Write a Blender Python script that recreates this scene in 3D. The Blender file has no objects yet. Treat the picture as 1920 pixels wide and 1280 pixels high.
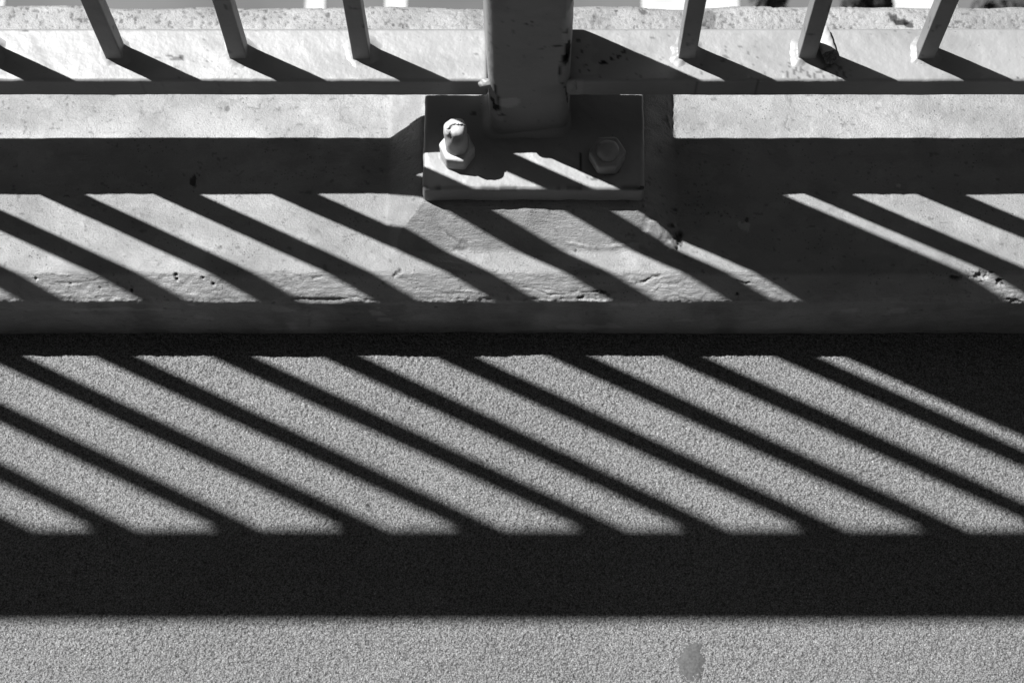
import bpy, bmesh, math, random
import numpy as np
random.seed(4)
C = bpy.context.scene.collection
U = 0.1            # one unit below = 0.1 m (the pitch of the balusters)
ZG = -16.8037      # pavement level, in units below the camera
# ------------------------------------------------------------------ camera, light, exposure
F_PX, TH, CX = 3750.3, 1.24584, 986.1
cam = bpy.data.cameras.new('camera'); co = bpy.data.objects.new('camera', cam); C.objects.link(co)
co.location = (0, 0, -ZG*U)
co.rotation_euler = (math.pi/2-TH, 0, 0)
cam.sensor_fit = 'HORIZONTAL'; cam.sensor_width = 36; cam.lens = F_PX/1920*36
cam.shift_x = -(CX-960)/1920
cam.clip_start = 0.05; cam.clip_end = 500
cam.dof.use_dof = True; cam.dof.focus_distance = 1.61; cam.dof.aperture_fstop = 13
bpy.context.scene.camera = co
SA, SE = 2.0701, 3.6092      # sunlight travels along (SA, -1, -SE)
ELEV = math.atan2(SE, math.hypot(1, SA)); AZ = math.atan2(-SA, 1)   # sun stands at (-SA, 1, SE)
w = bpy.data.worlds.new('World'); bpy.context.scene.world = w; w.use_nodes = True
nt = w.node_tree; nt.nodes.clear()
sky = nt.nodes.new('ShaderNodeTexSky'); sky.sky_type = 'NISHITA'; sky.sun_disc = False
sky.sun_elevation = ELEV; sky.sun_rotation = AZ
sep = nt.nodes.new('ShaderNodeSeparateColor'); bg = nt.nodes.new('ShaderNodeBackground'); wo = nt.nodes.new('ShaderNodeOutputWorld')
nt.links.new(sky.outputs[0], sep.inputs[0]); gm = nt.nodes.new('ShaderNodeMath'); gm.operation = 'MULTIPLY'; gm.inputs[1].default_value = .36
nt.links.new(sep.outputs['Red'], gm.inputs[0]); nt.links.new(gm.outputs[0], bg.inputs[0])   # black-and-white film behind a deep red filter: a dark grey sky
nt.links.new(bg.outputs[0], wo.inputs[0]); bg.inputs[1].default_value = 0.05
sun = bpy.data.lights.new('sun', 'SUN'); so = bpy.data.objects.new('sun', sun); C.objects.link(so)
sun.energy = 4.6; sun.angle = math.radians(0.48); sun.color = (1, 1, 1)
from mathutils import Vector
so.rotation_euler = Vector((-SA, 1, SE)).to_track_quat('Z', 'Y').to_euler(); so.location = (-4, 3, 6)
vs = bpy.context.scene.view_settings
vs.view_transform = 'Standard'; vs.look = 'None'; vs.exposure = 1.95; vs.gamma = 1

# ------------------------------------------------------------------ helpers
def at(px, py, z):
    """photo pixel -> point (x, y) on the level z (units)"""
    c, s = math.cos(TH), math.sin(TH); k = (640-py)/F_PX
    y = z*(-k*s-c)/(s-k*c)
    return ((px-CX)*(y*c-z*s)/F_PX, y)
def hsh(ix, iy, seed):
    h = (ix.astype(np.int64)*374761393 + iy.astype(np.int64)*668265263 + seed*974634777) & 0xffffffff
    h = ((h ^ (h >> 13))*1274126177) & 0xffffffff
    h = ((h ^ (h >> 16))*2246822519) & 0xffffffff
    return ((h ^ (h >> 15)) & 0xffffff)/float(0xffffff)
def vn(x, y, seed=0):
    ix = np.floor(x); iy = np.floor(y); fx = x-ix; fy = y-iy
    fx = fx*fx*(3-2*fx); fy = fy*fy*(3-2*fy)
    a = hsh(ix, iy, seed); b = hsh(ix+1, iy, seed); c = hsh(ix, iy+1, seed); d = hsh(ix+1, iy+1, seed)
    return (a+(b-a)*fx+(c-a)*fy+(a-b-c+d)*fx*fy)*2-1
def fbm(x, y, seed=0, n=4, g=.5):
    t = 0; a = 1; s = 0
    for i in range(n):
        t = t+a*vn(x*2**i+i*7.3, y*2**i+i*3.1, seed+i*17); s += a; a *= g
    return t/s
def sm(a, b, x):
    t = np.clip((x-a)/(b-a), 0, 1); return t*t*(3-2*t)
def segdist(x, y, p, q):
    dx, dy = q[0]-p[0], q[1]-p[1]; L = dx*dx+dy*dy+1e-12
    t = np.clip(((x-p[0])*dx+(y-p[1])*dy)/L, 0, 1)
    return np.hypot(x-p[0]-t*dx, y-p[1]-t*dy)
def polydist(x, y, pts):
    d = np.full(x.shape, 9.)
    for p, q in zip(pts[:-1], pts[1:]): d = np.minimum(d, segdist(x, y, p, q))
    return d
def W(v):      # units -> metres, pavement at z = 0
    v = np.asarray(v, dtype=float).copy(); v[..., 2] -= ZG; return v*U
def mesh_obj(name, verts, quads, mat, parent=None, tint=None, smooth=True, metres=False):
    v = np.asarray(verts, dtype=np.float64) if metres else W(verts)
    me = bpy.data.meshes.new(name)
    q = np.asarray(quads, dtype=np.int32)
    me.vertices.add(len(v)); me.vertices.foreach_set('co', v.astype(np.float32).ravel())
    n = len(q); me.loops.add(n*4); me.loops.foreach_set('vertex_index', q.ravel())
    me.polygons.add(n); me.polygons.foreach_set('loop_start', np.arange(0, n*4, 4, dtype=np.int32))
    me.polygons.foreach_set('loop_total', np.full(n, 4, dtype=np.int32))
    me.update(calc_edges=True); me.validate()
    if smooth: me.polygons.foreach_set('use_smooth', np.ones(len(me.polygons), dtype=bool))
    t = np.ones(len(v)) if tint is None else np.broadcast_to(tint, (len(v),))
    at_ = me.color_attributes.new('tint', 'FLOAT_COLOR', 'POINT')
    col = np.ones((len(v), 4), dtype=np.float32); col[:, :3] = np.asarray(t, dtype=np.float32)[:, None]
    at_.data.foreach_set('color', col.ravel())
    me.materials.append(mat)
    o = bpy.data.objects.new(name, me); C.objects.link(o)
    if parent: o.parent = parent
    return o
def bm_obj(name, bm, mat, parent=None, smooth=True):
    me = bpy.data.meshes.new(name); bm.to_mesh(me); bm.free()
    for p in me.polygons: p.use_smooth = smooth
    a = me.color_attributes.new('tint', 'FLOAT_COLOR', 'POINT')
    a.data.foreach_set('color', np.ones(len(me.vertices)*4, dtype=np.float32))
    me.materials.append(mat)
    o = bpy.data.objects.new(name, me); C.objects.link(o)
    if parent: o.parent = parent
    return o
def grid_quads(nr, nc):
    i = np.arange(nr-1)[:, None]*nc+np.arange(nc-1)[None, :]
    return np.stack([i, i+1, i+nc+1, i+nc], -1).reshape(-1, 4)
def tag(o, label, cat, group=None, kind=None):
    if label: o['label'] = label
    if cat: o['category'] = cat
    if group: o['group'] = group
    if kind: o['kind'] = kind
def empty(name, x, y, z):
    o = bpy.data.objects.new(name, None); C.objects.link(o); o.empty_display_size = .05
    return o
def axis(lo, hi, r, step, fine=None):
    """coordinates along one box axis: the rounded corners, then the flat part; fine=(a,b,step) refines a stretch"""
    c = [lo, lo+.2*r, lo+.42*r, lo+.7*r, lo+r]
    pts = []
    x = lo+r
    while x < hi-r-1e-6:
        pts.append(x); st = step
        if fine and fine[0] <= x < fine[1]: st = fine[2]
        elif fine and x < fine[0]: st = min(step, max(fine[2], (fine[0]-x)))
        x += st
    pts = [p for p in pts if lo+r*1.05 < p < hi-r-step*.2*(0 if fine else 1)-1e-4]
    return np.array(c+pts+[hi-r, hi-.7*r, hi-.42*r, hi-.2*r, hi])
def roundbox(name, xs, ys, zs, r, mat, parent=None, disp=None, tintf=None, post=None):
    ax = [xs, ys, zs]; n = [len(a) for a in ax]
    V = []; Q = []; off = 0
    for d in range(3):
        e, f = [(1, 2), (2, 0), (0, 1)][d]
        for side in (0, 1):
            I, J = np.meshgrid(np.arange(n[e]), np.arange(n[f]), indexing='ij')
            T = np.zeros(I.shape+(3,), dtype=np.int64); T[..., e] = I; T[..., f] = J; T[..., d] = (n[d]-1)*side
            V.append(T.reshape(-1, 3))
            q = grid_quads(n[e], n[f])
            if side: q = q[:, [0, 3, 2, 1]]
            Q.append(q+off); off += T.shape[0]*T.shape[1]
    V = np.concatenate(V); Q = np.concatenate(Q)
    key = (V[:, 0]*100000+V[:, 1])*100000+V[:, 2]
    u, idx, inv = np.unique(key, return_index=True, return_inverse=True)
    T = V[idx]; Q = inv.reshape(-1)[Q]
    P = np.stack([ax[i][T[:, i]] for i in range(3)], -1)
    lo = np.array([a[0]+r for a in ax]); hi = np.array([a[-1]-r for a in ax])
    q0 = np.clip(P, lo, hi); N = P-q0; N /= np.linalg.norm(N, axis=1)[:, None]+1e-12
    P = q0+N*r
    if disp is not None: P = P+N*disp(P, N)[:, None]
    t = tintf(P, N) if tintf is not None else None
    if post is not None: P = post(P)
    return mesh_obj(name, P, Q[:, ::-1], mat, parent, t)

# ------------------------------------------------------------------ materials
def mat(name, build):
    m = bpy.data.materials.new(name); m.use_nodes = True; t = m.node_tree; t.nodes.clear()
    b = t.nodes.new('ShaderNodeBsdfPrincipled'); o = t.nodes.new('ShaderNodeOutputMaterial')
    t.links.new(b.outputs[0], o.inputs[0]); build(t, b); return m
def nd(t, typ, **k):
    n = t.nodes.new(typ)
    for a, v in k.items(): setattr(n, a, v)
    return n
def coords(t, sc=(1, 1, 1)):
    g = nd(t, 'ShaderNodeNewGeometry'); mp = nd(t, 'ShaderNodeMapping'); mp.inputs['Scale'].default_value = sc
    t.links.new(g.outputs['Position'], mp.inputs[0]); return mp.outputs[0]
def noise(t, v, scale, detail=4, rough=.5):
    n = nd(t, 'ShaderNodeTexNoise'); n.inputs['Scale'].default_value = scale; n.inputs['Detail'].default_value = detail
    n.inputs['Roughness'].default_value = rough; t.links.new(v, n.inputs['Vector']); return n.outputs['Fac']
def mathn(t, op, a, b=None, c=None, clamp=False):
    m = nd(t, 'ShaderNodeMath', operation=op, use_clamp=clamp)
    for i, x in enumerate((a, b, c)):
        if x is None: continue
        if isinstance(x, (int, float)): m.inputs[i].default_value = x
        else: t.links.new(x, m.inputs[i])
    return m.outputs[0]
def rng(t, v, a, b, c, d):
    m = nd(t, 'ShaderNodeMapRange'); m.inputs[1].default_value = a; m.inputs[2].default_value = b
    m.inputs[3].default_value = c; m.inputs[4].default_value = d; t.links.new(v, m.inputs[0]); return m.outputs[0]
def bump(t, h, dist, strength=1., prev=None):
    b = nd(t, 'ShaderNodeBump'); b.inputs['Strength'].default_value = strength; b.inputs['Distance'].default_value = dist
    t.links.new(h, b.inputs['Height'])
    if prev is not None: t.links.new(prev, b.inputs['Normal'])
    return b.outputs[0]
def tinted(t, b, base, *facs):
    a = nd(t, 'ShaderNodeAttribute', attribute_name='tint')
    v = mathn(t, 'MULTIPLY', a.outputs['Fac'], base)
    for f in facs: v = mathn(t, 'MULTIPLY', v, f)
    v = mathn(t, 'MINIMUM', v, .60)
    t.links.new(v, b.inputs['Base Color'])
    return a.outputs['Fac']
SPEC = []
def matt_dirt():
    for t, b, f, k in SPEC: t.links.new(mathn(t, 'MULTIPLY', mathn(t, 'POWER', mathn(t, 'MINIMUM', f, 1.1), 2.), k), b.inputs['Specular IOR Level'])
def m_paint_concrete(t, b):
    p = coords(t)
    mott = rng(t, noise(t, p, 14, 5, .6), .3, .7, .87, 1.07)
    grain = rng(t, noise(t, p, 900, 2), .3, .7, .90, 1.08)
    vor = nd(t, 'ShaderNodeTexVoronoi', feature='F1'); vor.inputs['Scale'].default_value = 260; t.links.new(p, vor.inputs['Vector'])
    reg = rng(t, noise(t, p, 30, 3), .5, .62, 0, 1)
    speck = rng(t, vor.outputs['Distance'], .08, .2, 0, 1)
    speck = mathn(t, 'MAXIMUM', speck, mathn(t, 'SUBTRACT', 1., mathn(t, 'MULTIPLY', reg, .45)))
    a = tinted(t, b, .114, mott, grain, speck); SPEC.append((t, b, mathn(t, 'MULTIPLY', a, mathn(t, 'MULTIPLY', speck, mott)), .64))
    b.inputs['Roughness'].default_value = .56; b.inputs['Specular IOR Level'].default_value = 1.
    n1 = bump(t, noise(t, coords(t, (90, 420, 520)), 1, 4, .6), .0010, .6)      # brushed paint, strokes along the kerb
    n2 = bump(t, noise(t, p, 650, 4, .65), .0009, .75, n1)
    n3 = bump(t, noise(t, p, 90, 3, .5), .0022, .35, n2)
    t.links.new(n3, b.inputs['Normal'])
def m_paint_steel(t, b, base=.114):
    p = coords(t)
    mott = rng(t, noise(t, p, 22, 4), .3, .7, .95, 1.04)
    fl = rng(t, noise(t, p, 420, 2), .72, .76, 1, .45)
    a = tinted(t, b, base, mott, fl); SPEC.append((t, b, mathn(t, 'MULTIPLY', a, mott), .52))
    b.inputs['Roughness'].default_value = .52; b.inputs['Specular IOR Level'].default_value = 1.
    n1 = bump(t, noise(t, p, 55, 4, .5), .0022, .40)
    n2 = bump(t, noise(t, coords(t, (300, 300, 90)), 1, 3, .5), .0006, .40, n1)
    t.links.new(n2, b.inputs['Normal'])
def m_ground(t, b):
    p = coords(t)
    v1 = nd(t, 'ShaderNodeTexVoronoi', feature='F1'); v1.inputs['Scale'].default_value = 800; t.links.new(p, v1.inputs['Vector'])
    sepc = nd(t, 'ShaderNodeSeparateColor'); t.links.new(v1.outputs['Color'], sepc.inputs[0])
    gran = mathn(t, 'MULTIPLY', rng(t, sepc.outputs[0], 0, 1, .82, 1.20), rng(t, v1.outputs['Distance'], .40, .75, 1.08, .38))
    mott = rng(t, noise(t, p, 9, 5, .6), .3, .7, .94, 1.05)
    pit = rng(t, noise(t, p, 1050, 2, .5),     .36, .45, .30, 1.04); pit2 = rng(t, noise(t, p, 420, 3, .6), .33, .40, .5, 1.02)
    glint = rng(t, sepc.outputs[1], .965, .975, 1, 1.55)  # scattered grains coloured brighter as painted glints
    tinted(t, b, .094, gran, mott, glint, pit, pit2)
    b.inputs['Roughness'].default_value = .72; b.inputs['Specular IOR Level'].default_value = .30
    h = mathn(t, 'SUBTRACT', 1., v1.outputs['Distance'])
    n1 = bump(t, h, .0011, .6)
    n2 = bump(t, noise(t, p, 900, 3, .6), .0008, .7, n1)
    t.links.new(n2, b.inputs['Normal'])
def simple(base, rough=.8, ns=40, lo=.8, hi=1.2, bd=.001):
    def f(t, b):
        p = coords(t); tinted(t, b, base, rng(t, noise(t, p, ns, 4), .3, .7, lo, hi))
        b.inputs['Roughness'].default_value = rough
        t.links.new(bump(t, noise(t, p, ns*4, 3), bd, .5), b.inputs['Normal'])
    return f
M_KERB = mat('painted_concrete', m_paint_concrete); M_STEEL = mat('painted_steel', m_paint_steel); M_BOLT_SUNLIT = mat('sunlit_bolt_paint', lambda t, b: m_paint_steel(t, b, .21))  # tall bolt: steel paint made lighter to stand in for sunlight on it
M_GROUND = mat('gritty_coating', m_ground); M_GUM = mat('gum', simple(.024, .8, 500, .6, 1.5, .0006))
M_PAPER = mat('paper', simple(.22, .6, 300, .93, 1.05, .0003)); M_CHAR = mat('charred_tobacco', simple(.045, .9, 700, .3, 2.4, .0012))
M_ROAD = mat('road', simple(.042, .9, 2)); M_LINE = mat('road_paint', simple(.20, .7, 3)); M_LEAF = mat('leaf', simple(.02, .6, 9, .4, 2.)); M_WOOD = mat('wood', simple(.08))
M_ADDED_ROAD = mat('added_road_asphalt', simple(.025, .9, 30)); M_DECK = mat('raw_concrete', simple(.15, .9, 8))

# ------------------------------------------------------------------ key measures (units, z from the camera)
ZR = -14.441; RT = .277; YF, YB = 7.055, 7.522          # bottom rail: top, thickness, front, back
ZK = -15.857; YCREST, ZCREST = 5.944, -15.812; YLIP, ZLIP = 5.739, -15.985; YFACE = 5.737; YKB = 8.49
ZP = -15.315; ZPB = -15.58                               # base plate top and underside
ZH0, ZH1 = ZG+13.26, ZG+13.74                            # handrail
PX0, PX1, PY0, PY1 = -.318, .340, 6.995, 7.60            # post
BX, BY = .140, .138; BYC = 7.305                         # balusters

matt_dirt()
def spread(lo, hi, step, far, n=18):
    m = np.arange(lo, hi+step/2, step)
    g = np.geomspace(step, 1, n)
    def ext(a, b, s):
        L = abs(b-a); k = np.cumsum(np.geomspace(step, L/4, n)); k = k/k[-1]*L
        return a+s*k
    return np.concatenate([ext(lo, far[0], -1)[::-1], m, ext(hi, far[1], 1)])

# ------------------------------------------------------------------ the pavement
def ground():
    xs = spread(-4.7, 4.7, .0066, (-60, 60)); ys = np.concatenate([[.8, .9, 1.1, 1.4, 1.8, 2.1], np.arange(2.45, 5.74, .0066), [5.77, 5.83]])
    X, Y = np.meshgrid(xs, ys)
    fine = ((np.abs(X) < 5) & (Y > 2.25))
    # crumbly grit: pits between granules a couple of millimetres across
    h = vn(X/.0135, Y/.0135, 3)*.0075+vn(X/.024+5, Y/.024, 8)*.0028
    patch = .65+.5*sm(-.5, .5, fbm(X/.9, Y/.9, 21, 3))
    cr = np.abs(fbm(X/.16, Y/.16, 33, 4)); h -= (1-sm(0, .022, cr))*sm(.05, .3, fbm(X/.5, Y/.5, 44, 2))*.010
    Z = ZG+np.where(fine, h*patch, 0)+fbm(X/6, Y/6, 5, 2)*.01
    t = 1+.13*fbm(X/1.3, Y/1.3, 9, 5)+.12*vn(X/.0135, Y/.0135, 71)
    t *= 1-.45*sm(.45, .75, -vn(X/.0135, Y/.0135, 3))*fine
    t *= 1-.5*sm(.60, .72, fbm(X/.045, Y/.045, 17, 3))*fine*sm(-.3, .3, fbm(X/.8, Y/.8, 18, 2))
    for px, py, r, d in ((1395, 755, .03, .6), (690, 948, .035, .5), (1585, 785, .02, .6), (640, 1110, .02, .7), (1660, 1015, .05, .8)):
        x, y = at(px, py, ZG); dd = np.hypot(X-x, (Y-y)*1.3)*(1+.4*vn(X/.02, Y/.02, 5))
        t *= 1-(1-d)*(1-sm(r*.6, r, dd))
    V = np.stack([X, Y, Z], -1).reshape(-1, 3)
    o = mesh_obj('pavement', V, grid_quads(len(ys), len(xs)), M_GROUND, None, t.ravel()); tag(o, None, None, kind='structure')
ground()

# ------------------------------------------------------------------ the kerb
def fillet(pts, rad):
    out = [np.array(pts[0], float)]
    for i in range(1, len(pts)-1):
        p, a, b = (np.array(q, float) for q in (pts[i], pts[i-1], pts[i+1])); r = rad[i]
        u = (a-p)/np.linalg.norm(a-p); v = (b-p)/np.linalg.norm(b-p)
        for k in np.linspace(0, 1, 7):
            out.append((p+u*r)*(1-k)**2+2*p*k*(1-k)+(p+v*r)*k*k)
    out.append(np.array(pts[-1], float)); return np.array(out)
def pad_height(X, Y):
    n = .012*fbm(X/.25, Y/.25, 91, 3)
    a = (X+1.175+n)/.285; b = (1.285-X+n)/.29; c = (Y-6.13+n)/.33; d = (8.2-Y)/.28
    e = (X+1.10+(Y-6.14))/.40+.02
    m = np.minimum(np.minimum(a, b), np.minimum(c, d)); m = np.minimum(m, e)
    k = .07
    m = -k*np.log(np.exp(-np.clip(m, -3, 3)/k)+np.exp(-1/k))          # softly rounded shoulder
    m = .04*np.log1p(np.exp(np.clip(m, -1, 2)/.04))-.001                    # and foot
    return .288*np.clip(m, 0, 1)
def kerb():
    prof = fillet([(YKB, -21), (YKB, ZK), (6.72, ZK), (YCREST, ZCREST), (YLIP, ZLIP), (YFACE, ZG-.5)], [0, .07, .10, .03, .016, 0])
    L = np.concatenate([[0], np.cumsum(np.linalg.norm(np.diff(prof, axis=0), axis=1))])
    Ltop0 = 21+ZK-.2
    s = np.concatenate([np.linspace(0, Ltop0, 12)[:-1], np.arange(Ltop0, L[-1]-.45, .0105), [L[-1]-.45, L[-1]]])
    py = np.interp(s, L, prof[:, 0]); pz = np.interp(s, L, prof[:, 1])
    dy = np.gradient(py, s); dz = np.gradient(pz, s); nn = np.hypot(dy, dz); ny, nz = dz/nn, -dy/nn
    k = 5; ker = np.ones(k)/k
    ny = np.convolve(np.pad(ny, k//2, mode='edge'), ker, 'valid'); nz = np.convolve(np.pad(nz, k//2, mode='edge'), ker, 'valid')
    xs = spread(-4.9, 4.9, .0105, (-60, 60))
    X, S = np.meshgrid(xs, s); Y = np.broadcast_to(py[:, None], X.shape); Z0 = np.broadcast_to(pz[:, None], X.shape)
    NY = np.broadcast_to(ny[:, None], X.shape); NZ = np.broadcast_to(nz[:, None], X.shape)
    fine = (np.abs(X) < 5.2).astype(float)
    slip = float(s[np.argmin(np.hypot(py-YLIP, pz-ZLIP))]); scre = float(s[np.argmin(np.hypot(py-YCREST, pz-ZCREST))])
    h = .012*fbm(X/1.2, S/.8, 1, 3)+.0035*fbm(X/.16, S/.12, 2, 4)*fine+.0012*fbm(X/.09, S/.02, 4, 3)*fine
    # plaster lifting and old flaked layers
    lay = fbm(X/.7, S/.35, 14, 4); h += fine*.0035*sm(.18, .20, lay)
    lay2 = fbm(X/.3+9, S/.2, 15, 4); h -= fine*.003*sm(.33, .345, lay2)
    # ragged lip and crest
    wl = np.exp(-((S-slip)/.032)**2); rag = fbm(X/.16, S/.3, 6, 5, .7)
    h -= wl*fine*(.022*np.clip(rag+.1, 0, 1)+.010*np.abs(vn(X/.03, S/.05, 66))+.030*sm(.25, .5, fbm(X/.35, S*0, 67, 4)))
    wf = np.exp(-((S-slip+.04)/.05)**2); h += wf*fine*.004*fbm(X/.05, S/.03, 68, 3)
    wc = np.exp(-((S-scre)/.05)**2); h += wc*.008*fbm(X/.4, S/.3, 7, 4)
    wb = np.exp(-((Y-YKB)/.06)**2)*(Z0 > ZK-.3); h += wb*.03*fbm(X/.7, S*0, 12, 5)
    chm = (Y < YCREST+.01)&(Z0 > ZLIP-.02)
    h += np.where(chm, fine*(.0045*fbm(X/.055, S/.025, 19, 4)+.0022*vn(X/.09, S/.013, 20)*sm(-.2, .4, fbm(X/.5, S/.3, 23, 2))), 0)
    t = np.ones_like(X)
    # weathered strip behind the rail: speckles and grime
    back = sm(7.75, 7.95, Y)*(Z0 > ZK-.1)
    sp = fbm(X/.030, Y/.026, 51, 3); cl = fbm(X/.55, Y/.3, 52, 3)
    t *= 1-back*.45*sm(.25, .5, sp)*sm(-.25, .35, cl); t *= 1-back*.14*sm(.0, .6, cl)
    h -= back*fine*.008*sm(.2, .5, sp)
    t *= 1-.15*sm(-.2, .55, fbm(X/1.1, S/.6, 53, 5)); t *= 1-.08*sm(.05, .3, fbm(X/.25, S/.2, 54, 4))*fine; t *= 1-.30*sm(.5, .62, fbm(X/.05, S/.04, 57, 3))*fine; t *= 1+.07*sm(.25, .3, fbm(X/.22, S/.16, 58, 4))*fine
    # front face: faint lighter rubbed flakes
    t *= 1-.15*(1-sm(6.6, 7.0, Y))*sm(5.90, 5.96, Y); t *= 1+.12*(1-sm(5.90, 5.95, Y))  # front of the top toned darker; chamfer lightened to offset its shading
    face = (S > slip+.05)
    t *= 1+face*.35*sm(.42, .47, fbm(X/.4, S/.22, 55, 4)); t *= 1-face*.25*sm(.0, .5, fbm(X/.3, S/.9, 56, 4)); h += face*fine*.006*fbm(X/.25, S/.08, 59, 4)
    def arc_of(px, py_):
        x, y = at(px, py_, ZK)
        if y >= YCREST: return x, float(s[np.argmin(np.abs(py-y)+9*(s > slip))])
        f = (py_-510)/(567-510.)                     # chamfer, then the upright face
        if f <= 1: return (px-CX)/224.5, scre+f*(slip-scre)
        return (px-CX)/223.5, slip+(py_-567)/(625-567.)*.70
    def stamp(px, py_, rx, ry, depth, tv, seed=0, rag=None, soft=.35):
        nonlocal h, t
        rag = (.35 if rx < .03 else .5 if tv < .35 else .95) if rag is None else rag; x, a = arc_of(px, py_); m = (np.abs(X-x) < rx*2.2)&(np.abs(S-a) < ry*2.2)
        d = np.hypot((X[m]-x)/rx, (S[m]-a)/ry)*(1+rag*fbm(X[m]/(rx*.7), S[m]/(ry*.7), 100+seed, 4)+.25*rag*fbm(X[m]/.02, S[m]/.02, seed, 2))
        k_ = 1-sm(1-soft, 1, d); h[m] -= depth*k_*(1+.5*vn(X[m]/.02, S[m]/.02, seed)); t[m] *= 1+(tv-1)*k_
    def crack(pts, wd, depth, tv):
        nonlocal h, t
        q = []
        P_ = [arc_of(*p) for p in pts]
        for a, b in zip(P_[:-1], P_[1:]):
            for f in np.linspace(0, 1, 5)[:-1]: q.append((a[0]+(b[0]-a[0])*f+random.uniform(-1, 1)*.010, a[1]+(b[1]-a[1])*f+random.uniform(-1, 1)*.007))
        q.append(P_[-1]); lo = np.min(q, 0)-.1; hi = np.max(q, 0)+.1
        m = (X > lo[0])&(X < hi[0])&(S > lo[1])&(S < hi[1])
        d = polydist(X[m], S[m], q); wv = wd*(.55+.45*vn(X[m]/.05, S[m]/.05, 99)); k_ = (1-sm(wv*.3, wv*1.0+.005, d))*sm(-.55, .1, fbm(X[m]/.06, S[m]/.06, 98, 3)); h[m] -= .55*depth*k_*.8; t[m] *= 1+(tv-1)*k_*.7
    # pits, knocks and stains seen on the kerb
    for i, (a, b, rx, ry, dp, tv) in enumerate((
        (363, 340, .034, .05, .01, .35), (125, 367, .035, .012, .004, .45), (127, 196, .018, .016, .004, .75), (420, 200, .07, .06, .003, .86), (427, 205, .022, .028, .006, .6),
        (322, 515, .018, .018, .035, .5), (324, 523, .013, .018, .035, .5), (373, 520, .018, .016, .03, .5), (392, 532, .018, .016, .035, .4), (236, 546, .016, .018, .03, .5),
        (56, 522, .014, .014, .03, .5), (120, 533, .010, .010, .02, .5), (176, 541, .012, .018, .02, .6), (1118, 556, .16, .05, .012, .9), (1132, 551, .045, .018, .012, .5), (1122, 562, .10, .02, .0, 1.2),
        (1688, 43, .075, .040, .010, .2), (1704, 47, .055, .035, .008, .28), (1677, 35, .038, .042, .006, .3), (1669, 29, .02, .03, .003, .45), (1328, 38, .09, .12, .003, .62), (905, 40, .13, .12, .004, .85), (1120, 38, .08, .07, .0, .8),
        (1208, 20, .03, .03, .01, .5), (1156, 21, .018, .012, .008, .3), (1122, 15, .016, .01, .008, .4), (265, 4, .04, .012, .0, .4), (233, 19, .010, .012, .0, .4), (615, 28, .028, .03, .006, .55), (45, 28, .014, .01, 0, .4),
        (1395, 425, .05, .05, -.004, 1.35), (1685, 349, .022, .022, -.004, 1.6), (1470, 372, .016, .014, -.003, 1.25), (1518, 385, .022, .02, -.003, 1.2), (1475, 367, .02, .012, .006, .35),
        (1400, 415, .02, .03, .006, .4), (1352, 405, .016, .014, .006, .5), (1480, 243, .012, .02, .003, .7), (157, 417, .024, .055, -.003, 1.14), (203, 372, .05, .03, -.003, 1.10), (262, 405, .018, .026, -.003, 1.14),
        (342, 425, .014, .02, .004, .8), (1265, 395, .03, .02, .01, .5), (1272, 452, .03, .07, .06, .6), (1255, 430, .03, .02, .03, .7),
        (1700, 585, .12, .11, -.003, 1.45), (700, 590, .07, .09, -.003, 1.5), (1300, 605, .09, .05, -.003, 1.3), (520, 578, .09, .05, -.003, 1.35), (295, 582, .015, .012, .01, .3), (815, 577, .018, .010, .01, .3), (1746, 583, .018, .010, .01, .3), (1190, 575, .03, .04, -.002, 1.4),
        (1080, 475, .012, .012, .02, .4), (1115, 482, .014, .012, -.006, 1.15), (870, 470, .07, .05, .01, .85), (1388, 552, .014, .010, .03, .4),
        (1850, 518, .06, .03, .04, .85), (1800, 520, .05, .02, .035, .7), (1885, 528, .03, .03, .04, .7), (1912, 568, .05, .03, .02, .8))):
        stamp(a, b, rx, ry, dp, tv, i)
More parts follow.
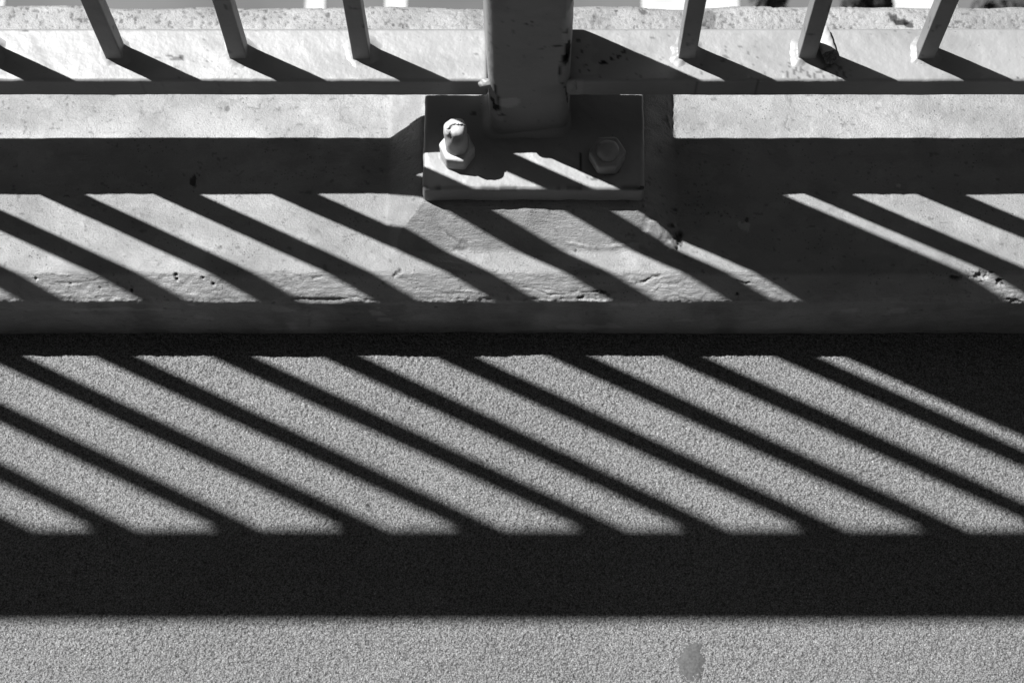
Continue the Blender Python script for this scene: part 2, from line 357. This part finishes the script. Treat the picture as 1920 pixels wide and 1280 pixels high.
    for pts, wd, dp, tv in (
        (((465, 202), (487, 205), (490, 192), (494, 181)), .006, .004, .45), (((505, 191), (511, 186), (514, 180)), .005, .003, .5), (((412, 195), (430, 186), (448, 193)), .006, .003, .7),
        (((1484, 186), (1478, 215), (1472, 235), (1482, 247)), .006, .004, .55), (((1478, 222), (1495, 218), (1510, 190)), .004, .002, .75), (((1780, 205), (1788, 190), (1785, 215)), .006, .004, .6),
        (((583, 521), (596, 519), (610, 514)), .010, .03, .4), (((100, 515), (112, 516), (128, 514)), .010, -.02, 1.), (((90, 531), (150, 529), (185, 521)), .008, .015, .8), (((731, 518), (740, 514), (751, 510)), .014, .05, .35),
        (((1198, 533), (1212, 527), (1226, 520), (1240, 516)), .012, .05, .3), (((1225, 548), (1236, 538), (1246, 527)), .010, -.02, 1.), (((1250, 533), (1290, 532)), .006, .02, .7), (((845, 544), (880, 547), (900, 551)), .009, -.025, 1.),
        (((810, 560), (830, 550), (862, 549)), .006, .010, .75), (((852, 520), (854, 535)), .010, .03, .6), (((980, 540), (1040, 546), (1080, 552)), .007, .02, .7), (((1010, 546), (1030, 555), (1060, 552), (1085, 545)), .010, .03, .6),
        (((1095, 560), (1115, 548), (1128, 545), (1150, 561)), .010, .03, .4), (((1085, 562), (1100, 557)), .010, .04, .3), (((1812, 512), (1828, 514), (1850, 509)), .010, .02, .5), (((1825, 522), (1838, 516)), .014, .04, .4), (((1866, 520), (1880, 527), (1893, 524)), .010, .02, .5),
        (((830, 445), (860, 462), (885, 460)), .010, .03, .6), (((1060, 462), (1120, 470), (1190, 462)), .012, -.03, 1.), (((1300, 448), (1320, 455)), .006, .01, .6), (((1385, 526), (1400, 532), (1412, 530)), .012, .04, .4),
        (((118, 540), (122, 555), (116, 565)), .006, .015, .6), (((630, 563), (665, 558), (700, 566)), .008, .03, .6), (((560, 620), (566, 600), (572, 578)), .03, .0, .62), (((600, 360), (603, 402)), .004, .002, .85), (((1259, 182), (1263, 200), (1260, 222), (1265, 250)), .02, .035, .75), (((1251, 182), (1254, 205), (1250, 225), (1258, 246)), .012, -.02, 1.)):
        crack(pts, wd, dp, tv)
    # the cast pad below the post, skim coated: hand-trowelled faces, a broken right-hand arris
    ph = np.where((Z0 > ZK-.01)&(Y > YCREST), pad_height(X, Y)*(1-np.clip(Z0-ZK, 0, 1)/.28), 0)
    on = sm(0, .03, ph); slope = on*(1-sm(.22, .27, ph))
    h += slope*fine*(.0022*fbm(X/.05, Y/.04, 31, 4)+.003*sm(.1, .16, fbm(X/.35, Y/.22, 32, 4)))
    ed = sm(.93, 1.0, X)*(Y < 6.5)*on; ph = ph-ed*.05*np.clip(fbm(X/.09, Y/.09, 37, 4)+.2, 0, 1)
    t *= 1+.03*on
    V = np.stack([X, Y+NY*h, Z0+NZ*h+ph], -1)
    # other posts stand on pads of the same cast, outside the picture
    for cx in (-15.4, 15.4):
        m = np.abs(X-cx) < 3
        V[..., 2] += np.where(m & (Z0 > ZK-.01), pad_height(X-cx, Y), 0)
    t = np.clip(t, .05, 1.6)
    o = mesh_obj('kerb', V.reshape(-1, 3), grid_quads(len(s), len(xs)), M_KERB, None, t.ravel())
    tag(o, 'white painted concrete kerb with chamfered edge and raised pad under the post', 'kerb')
kerb()

# ------------------------------------------------------------------ the railing
rail = empty('railing', 0, 0, 0)
rail.location = (0, 0, 0)
tag(rail, 'white painted steel railing with square balusters and a bolted central post', 'railing')
def lump(P, N, s=1., seed=0):
    u = P[:, 0]+P[:, 1]*.7; v = P[:, 2]+P[:, 1]*.7
    return s*(.004*fbm(u/.30, v/.30, 7+seed, 3)+.0022*fbm(u/.07, v/.07, 8+seed, 3))
def marks(P, lst, a=0, b=1):
    t = np.ones(len(P))
    for i, (x, y, rx, ry, tv) in enumerate(lst):
        d = np.hypot((P[:, a]-x)/rx, (P[:, b]-y)/ry)
        m = d < 2; k = np.zeros(len(P))
        k[m] = 1-sm(.8, 1, d[m]*(1+.45*fbm(P[m, a]/(rx*.6), P[m, b]/(ry*.6), 300+i, 3))); t *= 1+(tv-1)*k
    return t
def rail_tint(P, N):
    L = []
    for px, py, rx, ry, tv in ((330, 111, .05, .02, .55), (318, 106, .022, .012, .5), (340, 108, .02, .02, .4), (296, 108, .02, .01, .7), (48, 58, .03, .012, .55), (65, 97, .06, .05, .93), (383, 124, .012, .012, .7), (893, 80, .03, .05, .86),
                               (1090, 95, .12, .13, 1.10), (1100, 125, .11, .09, 1.12), (1132, 117, .028, .022, .12), (1146, 110, .02, .012, .2), (1160, 106, .016, .02, .2), (1170, 98, .012, .02, .25), (1084, 75, .02, .02, .4),
                               (1090, 97, .012, .016, .4), (1082, 108, .014, .008, .4), (1066, 122, .016, .012, .5), (1098, 123, .014, .008, .5), (1105, 133, .012, .01, .5), (1318, 154, .03, .008, .35), (1622, 156, .03, .01, .2), (1645, 155, .018, .01, .2), (1908, 146, .008, .008, .4)):
        x, y = at(px, py, ZR); L.append((x, y, rx, ry, tv))
    up = np.where(N[:, 2] > .4, 1., 0.); t = 1+(marks(P, L)-1)*up
    t *= 1-.10*sm(-.1, .5, fbm(P[:, 0]/.5, P[:, 1]/.2, 81, 5)); t *= 1-.4*sm(.5, .6, fbm(P[:, 0]/.035, P[:, 1]/.03, 82, 3))*sm(0, .3, fbm(P[:, 0]/.6, P[:, 1]/.4, 83, 2))
    # paint run on the front face right of the post
    x, _ = at(1085, 157, ZR); fr = (N[:, 1] < -.4); t = np.where(fr & (np.abs(P[:, 0]-x) < .045) & (P[:, 2] > ZR-.25), 1.13, t)
    # grit and nibbled paint below the second baluster right of the post
    x, y = at(1530, 135, ZR); d = np.hypot((P[:, 0]-x)/.3, (P[:, 1]-y)/.11); m = (d < 1) & (N[:, 2] > .4)
    t[m] *= 1-.5*sm(.35, .5, vn(P[m, 0]/.022, P[m, 1]/.022, 77))
    return np.where(N[:, 1] < -.4, t, t)
def rail_disp(P, N):
    h = lump(P, N, 1., 3)
    ed = np.exp(-((P[:, 1]-YF)/.03)**2)*np.exp(-((P[:, 2]-ZR)/.03)**2)
    h += ed*.007*fbm(P[:, 0]/.12, P[:, 0]*0, 5, 4)
    x, y = at(1530, 135, ZR); d = np.hypot((P[:, 0]-x)/.3, (P[:, 1]-y)/.11); h += (d < 1)*.006*np.clip(vn(P[:, 0]/.03, P[:, 1]/.03, 78), 0, 1)*(N[:, 2] > .5)
    return h
for x0, x1 in ((-15.08, PX0+.012), (PX1-.012, 15.08)):
    roundbox('bottom_rail', axis(x0, x1, .03, .5, (-4.8, 4.8, .018)), axis(YF, YB, .028, .016), axis(ZR-RT, ZR, .028, .03), .028, M_STEEL, rail, rail_disp, rail_tint)
roundbox('handrail', axis(-15.9, 15.9, .05, .6), axis(6.95, 7.65, .05, .1), axis(ZH0, ZH1, .05, .1), .05, M_STEEL, rail, lambda P, N: lump(P, N, 1))

# posts
def post_tint(P, N):
    if abs(P[:, 0].mean()) > 2: return np.ones(len(P))
    fr = N[:, 1] < -.35
    def z_at(py, y=PY0):
        k = (640-py)/F_PX; c, s = math.cos(TH), math.sin(TH); return y*(k*c-s)/(c+k*s)
    L = [((px-986)/226., z_at(py), rx, rz, tv) for px, py, rx, rz, tv in (
        (947, 190, .10, .10, 1.6), (930, 215, .05, .10, 1.3), (1054, 104, .032, .20, .12), (1050, 118, .022, .10, .15), (1057, 62, .05, .40, 1.6), (1059, 20, .05, .35, 1.5), (1050, 66, .022, .05, .35), (1062, 8, .03, .14, .35),  # pale strip at the right edge paints in light reflected there
        (990, 42, .018, .02, .3), (981, 46, .02, .014, .3), (925, 200, .030, .07, .15), (920, 190, .02, .06, .2), (936, 212, .025, .03, .35), (1042, 150, .02, .12, .85))]
    t = 1+(marks(P, L, 0, 2)-1)*fr
    t *= 1-.16*sm(-.1, .5, fbm(P[:, 0]/.35, P[:, 2]/.5, 88, 5))*fr; t *= 1-.3*sm(.55, .65, fbm(P[:, 0]/.04, P[:, 2]/.05, 89, 3))*fr
    for pts, wd in ((((-.03, z_at(92)), (.10, z_at(93)), (.25, z_at(90))), .008), (((-.27, z_at(158)), (-.262, z_at(172)), (-.25, z_at(182)), (-.235, z_at(197))), .010), (((.25, z_at(118)), (.24, z_at(140)), (.26, z_at(158)), (.30, z_at(175)), (.32, z_at(205))), .006)):
        d = polydist(P[:, 0], P[:, 2], pts); t *= np.where(fr, 1-.75*(1-sm(wd*.5, wd*1.4, d)), 1)
    return t
def plate_tint(P, N):
    if abs(P[:, 0].mean()) > 2: return np.ones(len(P))
    L = []
    for px, py, rx, ry, tv in ((1087, 297, .012, .075, .2), (1089, 316, .016, .02, .3), (1115, 335, .03, .016, .45), (1103, 331, .012, .012, .3), (970, 318, .05, .02, 1.12), (1150, 322, .05, .03, 1.0), (1150, 320, .06, .03, .25), (1206, 354, .05, .03, .3),
                               (888, 212, .02, .02, .5), (830, 235, .02, .02, .7), (917, 240, .014, .01, .4), (963, 245, .02, .01, .3)):
        x, y = at(px, py, ZP); L.append((x, y, rx, ry, tv))
    t = 1+(marks(P, L)-1)*(N[:, 2] > .4)
    ed = np.exp(-((P[:, 1]-6.49)/.03)**2)*np.exp(-((P[:, 2]-ZP)/.03)**2); n = fbm(P[:, 0]/.14, P[:, 1]*0, 45, 4)
    return t*(1-.7*ed*sm(.12, .25, n))
def plate_disp(P, N):
    h = lump(P, N, 1.3, 9); ed = np.exp(-((P[:, 1]-6.49)/.04)**2)*np.exp(-((P[:, 2]-ZP)/.04)**2)
    h -= ed*(.012*np.clip(fbm(P[:, 0]/.14, P[:, 1]*0, 45, 4), 0, 1)); h += .018*fbm(P[:, 0]/.45, P[:, 1]/.45, 46, 4)*np.where(N[:, 2] > .9, .5, 1)
    # weld fillet where the post meets the plate
    return h
def skirt(name, x0, x1, y0, y1, z, reach, height, r, mat_, parent, seed=0, clipy=None, n=72, rings=11, sup=.012, e=5.):
    V = []; cx, cy = (x0+x1)/2, (y0+y1)/2; hx, hy = (x1-x0)/2, (y1-y0)/2
    a = np.linspace(0, 2*math.pi, n, endpoint=False)
    ca, sa = np.cos(a), np.sin(a)
    rr = (np.abs(ca)**e+np.abs(sa)**e)**(-1/e)
    wob = 1+.6*fbm(np.cos(a)*1.4+seed, np.sin(a)*1.4, 60+seed, 4)
    for k in range(rings):
        f = k/(rings-1.); g = (1-f)**2.6
        zz = z-.003+height*wob*g
        off = -sup if k == 0 else reach*f*wob
        X = cx+(hx+off)*ca*rr+(off*0); Y = cy+(hy+off)*sa*rr
        if clipy: Y = np.clip(Y, *clipy)
        zz = zz+.003*vn(X/.07, Y/.07, seed)*(0 < f < 1)*(1-f)
        V.append(np.stack([X, Y, zz*np.ones(n)], -1))
    V = np.array(V).reshape(-1, 3); i = np.arange(rings-1)[:, None]*n; j = np.arange(n)[None, :]; j2 = (j+1) % n
    Q = np.stack([i+j, i+n+j, i+n+j2, i+j2], -1).reshape(-1, 4)
    return mesh_obj(name, V, Q, mat_, parent)
def nut_mesh(cx, cy, z0, across, hgt, rot, seed, parent, mt):
    bm = bmesh.new(); R = across/math.sqrt(3)
    bmesh.ops.create_cone(bm, cap_ends=True, segments=6, radius1=R, radius2=R, depth=hgt)
    bmesh.ops.bevel(bm, geom=bm.edges[:], offset=.022, segments=3, profile=.5, affect='EDGES')
    bmesh.ops.subdivide_edges(bm, edges=bm.edges[:], cuts=2, use_grid_fill=True)
    for v in bm.verts:
        c = v.co; q = math.cos(rot), math.sin(rot)
        x, y = c.x*q[0]-c.y*q[1], c.x*q[1]+c.y*q[0]
        d = 1+.02*math.sin(x*31+seed)*math.cos(y*27+c.z*19)
        v.co = (((cx+x*d))*U, ((cy+y*d))*U, (z0+hgt/2+c.z-ZG)*U)
    return bm_obj('nut', bm, mt, parent)
def rod(cx, cy, z0, r, hgt, seed, parent, broken):
    n, prof = 40, []
    for z in np.linspace(0, hgt-.07, 14): prof.append((r, z))
    for a in np.linspace(0, math.pi/2, 9)[1:-1]: prof.append((r*(.42+.58*math.cos(a)), hgt-.07+.07*math.sin(a)))
    prof += [(r*.40, hgt+.002), (r*.22, hgt+.004), (.0005, hgt+.004)]
    V = []; T = []
    for (rr, z) in prof:
        for k in range(n):
            a = 2*math.pi*k/n; q = rr*(1+.035*math.sin(3*a+seed+z*6)+.02*math.sin(7*a-z*20))
            x, y, zz = q*math.cos(a), q*math.sin(a), z
            tt = 1.
            if broken:
                # paint skin torn off the tip, facing the walkway
                e = float(fbm(np.array([x/.05+4]), np.array([y/.05+zz*6]), 9, 3)[0])
                dd = math.hypot(x-.02, (zz-(hgt-.05))*.9) if y < .01 else 9
                k = max(0, min(1, (.085+.03*e-dd)/.012))
                if k > 0: y += .018*k; zz -= .012*k*(1+e); tt = 1-k*(.1+.25*(e < .0)*(zz < hgt-.05))
                if abs(dd-.087-.03*e) < .006: tt = .5
                q2 = 1+.05*float(fbm(np.array([a*2]), np.array([z/.05]), 4, 3)[0]); x *= q2; y *= q2
            V.append((cx+x, cy+y, z0+zz)); T.append(tt)
    m = len(prof); i = np.arange(m-1)[:, None]*n; j = np.arange(n)[None, :]; j2 = (j+1) % n
    Q = np.stack([i+j, i+j2, i+n+j2, i+n+j], -1).reshape(-1, 4)
    return mesh_obj('anchor_bolt', V, Q, M_BOLT_SUNLIT if hgt > .5 else M_STEEL, parent, np.array(T))
def make_post(dx, main):
    zs = axis(ZP-.15, ZH0+.11, .10, .8, (ZP, ZR+2.6, .03)) if main else axis(ZP-.15, ZH0+.11, .10, .8)
    st = .02 if main else .08
    def squash(P): return P
    def turn(P):
        a = math.radians(4.4); x, y = P[:, 0]-dx-.011, P[:, 1]-7.3
        P = P.copy(); P[:, 0] = x*math.cos(a)-y*math.sin(a)+dx+.011; P[:, 1] = x*math.sin(a)+y*math.cos(a)+7.3; return P
    p = roundbox('post', axis(PX0+dx, PX1+dx, .10, st), axis(PY0, PY1, .10, st), zs, .10, M_STEEL, rail, lambda P, N: lump(P, N, .9, 20)*1.2, post_tint, turn)
    roundbox('base_plate', axis(-.857+dx, .985+dx, .035, .018 if main else .1), axis(6.49, 7.87, .035, .018 if main else .1), axis(ZPB, ZP, .035, .03), .035, M_STEEL, p, plate_disp, plate_tint)
    skirt('weld_bead', PX0+dx, PX1+dx, PY0, PY1, ZP, .07, .06, .09, M_STEEL, p, 5)
    for (px, py), tall, ac, hn, rot in (((858, 292), True, .265, .20, .42), ((1138, 300), False, .272, .17, math.pi/6)):
        x, y = at(px, py, ZP)
        b = rod(x+dx, y, ZP-.02, .094, .61 if tall else .27, 2 if tall else 5, rail, tall and main)
        b['label'] = 'tall painted anchor bolt with a torn tip' if tall else 'short painted anchor bolt with its end near flush'
        nut_mesh(x+dx, y, ZP+.002, ac, hn, rot, px, b, M_BOLT_SUNLIT if tall else M_STEEL)
        if tall:
            skirt('paint_collar', x+dx-.06, x+dx+.06, y-.06, y+.06, ZP+hn, .045, .04, .06, M_BOLT_SUNLIT, b, 7, e=2.)
            skirt('washer', x+dx-.11, x+dx+.11, y-.11, y+.11, ZP, .075, .045, .1, M_STEEL, b, 9, e=2.)
make_post(0, True)
# painted-over welds closing the rail ends against the post
def blob(name, c, rad, seed, parent):
    bm = bmesh.new(); bmesh.ops.create_icosphere(bm, subdivisions=4, radius=1)
    for v in bm.verts:
        p = v.co; q = 1+.22*float(fbm(np.array([p.x*1.3+seed]), np.array([p.y*1.3+p.z*1.7]), seed, 3)[0])
        v.co = ((c[0]+p.x*rad[0]*q)*U, (c[1]+p.y*rad[1]*q)*U, (c[2]+p.z*rad[2]*q-ZG)*U)
    return bm_obj(name, bm, M_STEEL, parent)
blob('weld_bead', (PX0+.005, YF-.006, ZR-.035), (.065, .042, .06), 3, rail)
blob('weld_bead', (PX1+.02, YF+.002, ZR-.10), (.05, .022, .12), 6, rail)

# balusters
BXS = {-6: -10.379, -5: -9.343, -4: -8.307, -3: -7.323, -2: -6.317, -1: -5.283, 0: -4.297, 1: -3.287, 2: -2.297, 3: -1.314, 4: 1.286, 5: 2.245, 6: 3.195}
for i in range(-9, -6): BXS[i] = -10.379+(i+6)*1.03
for i in range(7, 16): BXS[i] = 3.195+(i-6)*.99
def bar_tint(P, N):
    t = np.ones(len(P)); u = P[:, 0]+P[:, 1]
    n = fbm(u/.08, P[:, 2]/.14, int(abs(P[0, 0])*10), 4); t *= 1-.45*sm(.5, .6, n); return t
for i in sorted(BXS):
    x = BXS[i]; vis = -1 <= i <= 7
    zs = axis(ZR-.02, ZH0+.01, .012, .9, (ZR, ZR+1.8, .03)) if vis else axis(ZR-.02, ZH0+.01, .012, 1.5)
    st = .02 if vis else .06
    lx, ly = random.uniform(-.01, .01), random.uniform(-.006, .006)
    def lean(P, x=x, lx=lx, ly=ly):
        P = P.copy(); k = (P[:, 2]-ZR)/8.; P[:, 0] += lx*k*4; P[:, 1] += ly*k*4; return P
    b = roundbox('baluster', axis(x-BX/2, x+BX/2, .012, st), axis(BYC-BY/2, BYC+BY/2, .012, st), zs, .012, M_STEEL, rail, lambda P, N: lump(P, N, .55, i+30), bar_tint if vis else None, lean)
    if vis: skirt('weld_bead', x-BX/2, x+BX/2, BYC-BY/2, BYC+BY/2, ZR, .105, .040, .02, M_STEEL, b, i*3+40, n=60, e=2.6)

# ------------------------------------------------------------------ small things lying about
def butt():
    root = empty('cigarette_butt', 0, 0, 0)
    tag(root, 'crushed white cigarette end lying behind the second baluster right of the post', 'cigarette butt')
    a = np.array(at(1536, 60, ZR)+(ZR+.055,)); b = np.array(at(1562, 128, ZR)+(ZR+.045,))
    d = b-a; L = np.linalg.norm(d); d /= L; up = np.array([0, 0, 1.]); s = np.cross(d, up); s /= np.linalg.norm(s); up = np.cross(s, d)
    def tube(t0, t1, f, m, rs, name, seed):
        n, k = 32, 22; V = []
        for i in range(k):
            u = t0+(t1-t0)*i/(k-1.)
            for j in range(n):
                q = 2*math.pi*j/n; rr = f(u, q, i/(k-1.))*(1+rs*math.sin(5*q+u*30+seed))
                V.append(a+d*L*u+s*rr*.066*math.cos(q)+up*rr*.042*math.sin(q))
        return mesh_obj(name, V, grid(k, n), m, root)
    def grid(k, n):
        i = np.arange(k-1)[:, None]*n; j = np.arange(n)[None, :]; j2 = (j+1) % n
        return np.stack([i+j, i+j2, i+n+j2, i+n+j], -1).reshape(-1, 4)
    tube(0, .66, lambda u, q, k: (1-.1*k) if 0 < k < 1 else .9, M_PAPER, .03, 'paper_tube', 1)
    tube(.655, .96, lambda u, q, k: max(.05, .88-.18*k-(.8*max(0, k-.8)/.2)), M_CHAR, .12, 'burnt_end', 2)
butt()
def gum():
    x0, y0 = at(1297, 1237, ZG); n, k = 90, 14; V = [(0, 0, 0)]; V = []
    for i in range(k):
        f = i/(k-1.)
        for j in range(n):
            a = 2*math.pi*j/n; q = 1+.34*float(fbm(np.array([math.cos(a)*1.7+4]), np.array([math.sin(a)*1.7]), 3, 5, .65)[0])
            r = f*q
            X = x0+.112*r*math.cos(a)+.0004; Y = y0+.175*r*math.sin(a)
            V.append((X, Y, ZG+.012*(1-f**3)-.002+.003*float(fbm(np.array([X/.03]), np.array([Y/.03]), 5, 3)[0])))
    i = np.arange(k-1)[:, None]*n; j = np.arange(n)[None, :]; j2 = (j+1) % n
    o = mesh_obj('chewing_gum', V, np.stack([i+j, i+n+j, i+n+j2, i+j2], -1).reshape(-1, 4), M_GUM)
    tag(o, 'flattened dark grey oval of chewing gum stuck on the sunlit pavement', 'chewing gum')
gum()

# ------------------------------------------------------------------ under and beyond the kerb
def box(name, x0, x1, y0, y1, z0, z1, m, parent=None):
    bm = bmesh.new(); bmesh.ops.create_cube(bm, size=1)
    for v in bm.verts: v.co = ((x0+x1)/2+v.co.x*(x1-x0), (y0+y1)/2+v.co.y*(y1-y0), (z0+z1)/2+v.co.z*(z1-z0))
    return bm_obj(name, bm, m, parent, False)
LOW = -6.0
o = box('road', -6, 6, -6.5, .06, -.30, -.13, M_ADDED_ROAD); tag(o, None, None, kind='structure')  # unseen dark road, added to cut light bounced onto the shaded faces
o = box('edging_kerb', -6, 6, .06, .0795, -.29, -.002, M_DECK); tag(o, 'plain concrete edging between the walkway and the added dark road behind the camera', 'kerb')
o = box('bridge_deck', -6, 6, -6.5, .80, -.75, -.31, M_DECK); tag(o, None, None, kind='structure')
bm = bmesh.new(); bmesh.ops.create_grid(bm, x_segments=40, y_segments=40, size=150)
for v in bm.verts: v.co.z = LOW
o = bm_obj('street', bm, M_ROAD, None, False); tag(o, None, None, kind='structure')
def low(px, py): 
    x, y = at(px, py, ZG+LOW/U); return x*U, y*U
def strip(px0, px1, name='road_marking'):
    a = low(px0, 4)[0]; b = low(px1, 4)[0]; y = low(0, 4)[1]
    bm = bmesh.new(); vv = [bm.verts.new((x, yy, LOW+.006)) for x, yy in ((a, y-1.5), (b, y-1.5), (b, y+3), (a, y+3))]; bm.faces.new(vv)
    o = bm_obj(name, bm, M_LINE, None, False); tag(o, None, None, kind='structure')
for a, b in ((-2, 9), (573, 610), (722, 763), (1203, 1385), (1652, 1792)): strip(a, b)
def shrub(px, wd, seed):
    x, y = low(px, 2); rnd = random.Random(seed); y -= .19
    root = empty('shrub', 0, 0, 0)
    bm = bmesh.new(); bmesh.ops.create_cone(bm, cap_ends=True, segments=8, radius1=.03, radius2=.012, depth=.5)
    for v in bm.verts: v.co += Vector((x, y, LOW+.25))
    bm_obj('stem', bm, M_WOOD, root)
    bm = bmesh.new()
    for k in range(900):
        a, b = rnd.uniform(0, 6.28), rnd.gauss(0, .45); r = wd*(.45+.55*rnd.random())*(1+.25*math.sin(3*a+seed))
        c = Vector((x+r*math.cos(a)*math.cos(b), y+r*math.sin(a)*math.cos(b), LOW+.35+.3*math.sin(b)+rnd.uniform(-.1, .1)))
        u = Vector((rnd.uniform(-1, 1), rnd.uniform(-1, 1), rnd.uniform(-.6, .6))).normalized(); v_ = u.orthogonal().normalized(); s = rnd.uniform(.02, .04)
        bm.faces.new([bm.verts.new(c+u*s), bm.verts.new(c+v_*s*.5), bm.verts.new(c-u*s), bm.verts.new(c-v_*s*.5)])
    bm_obj('foliage', bm, M_LEAF, root, False)
    return root
for i, (px, wd, lab) in enumerate(((1418, .06, 'dark shrub far below, left of the second baluster right of the post'),
                        (1600, .085, 'dark shrub far below, right of the second baluster right of the post'),
                        (1875, .16, 'wide dark shrub on the street below, right of the rightmost baluster'))):
    s = shrub(px, wd, i+3); tag(s, lab, 'shrub', 'shrubs on the street below')
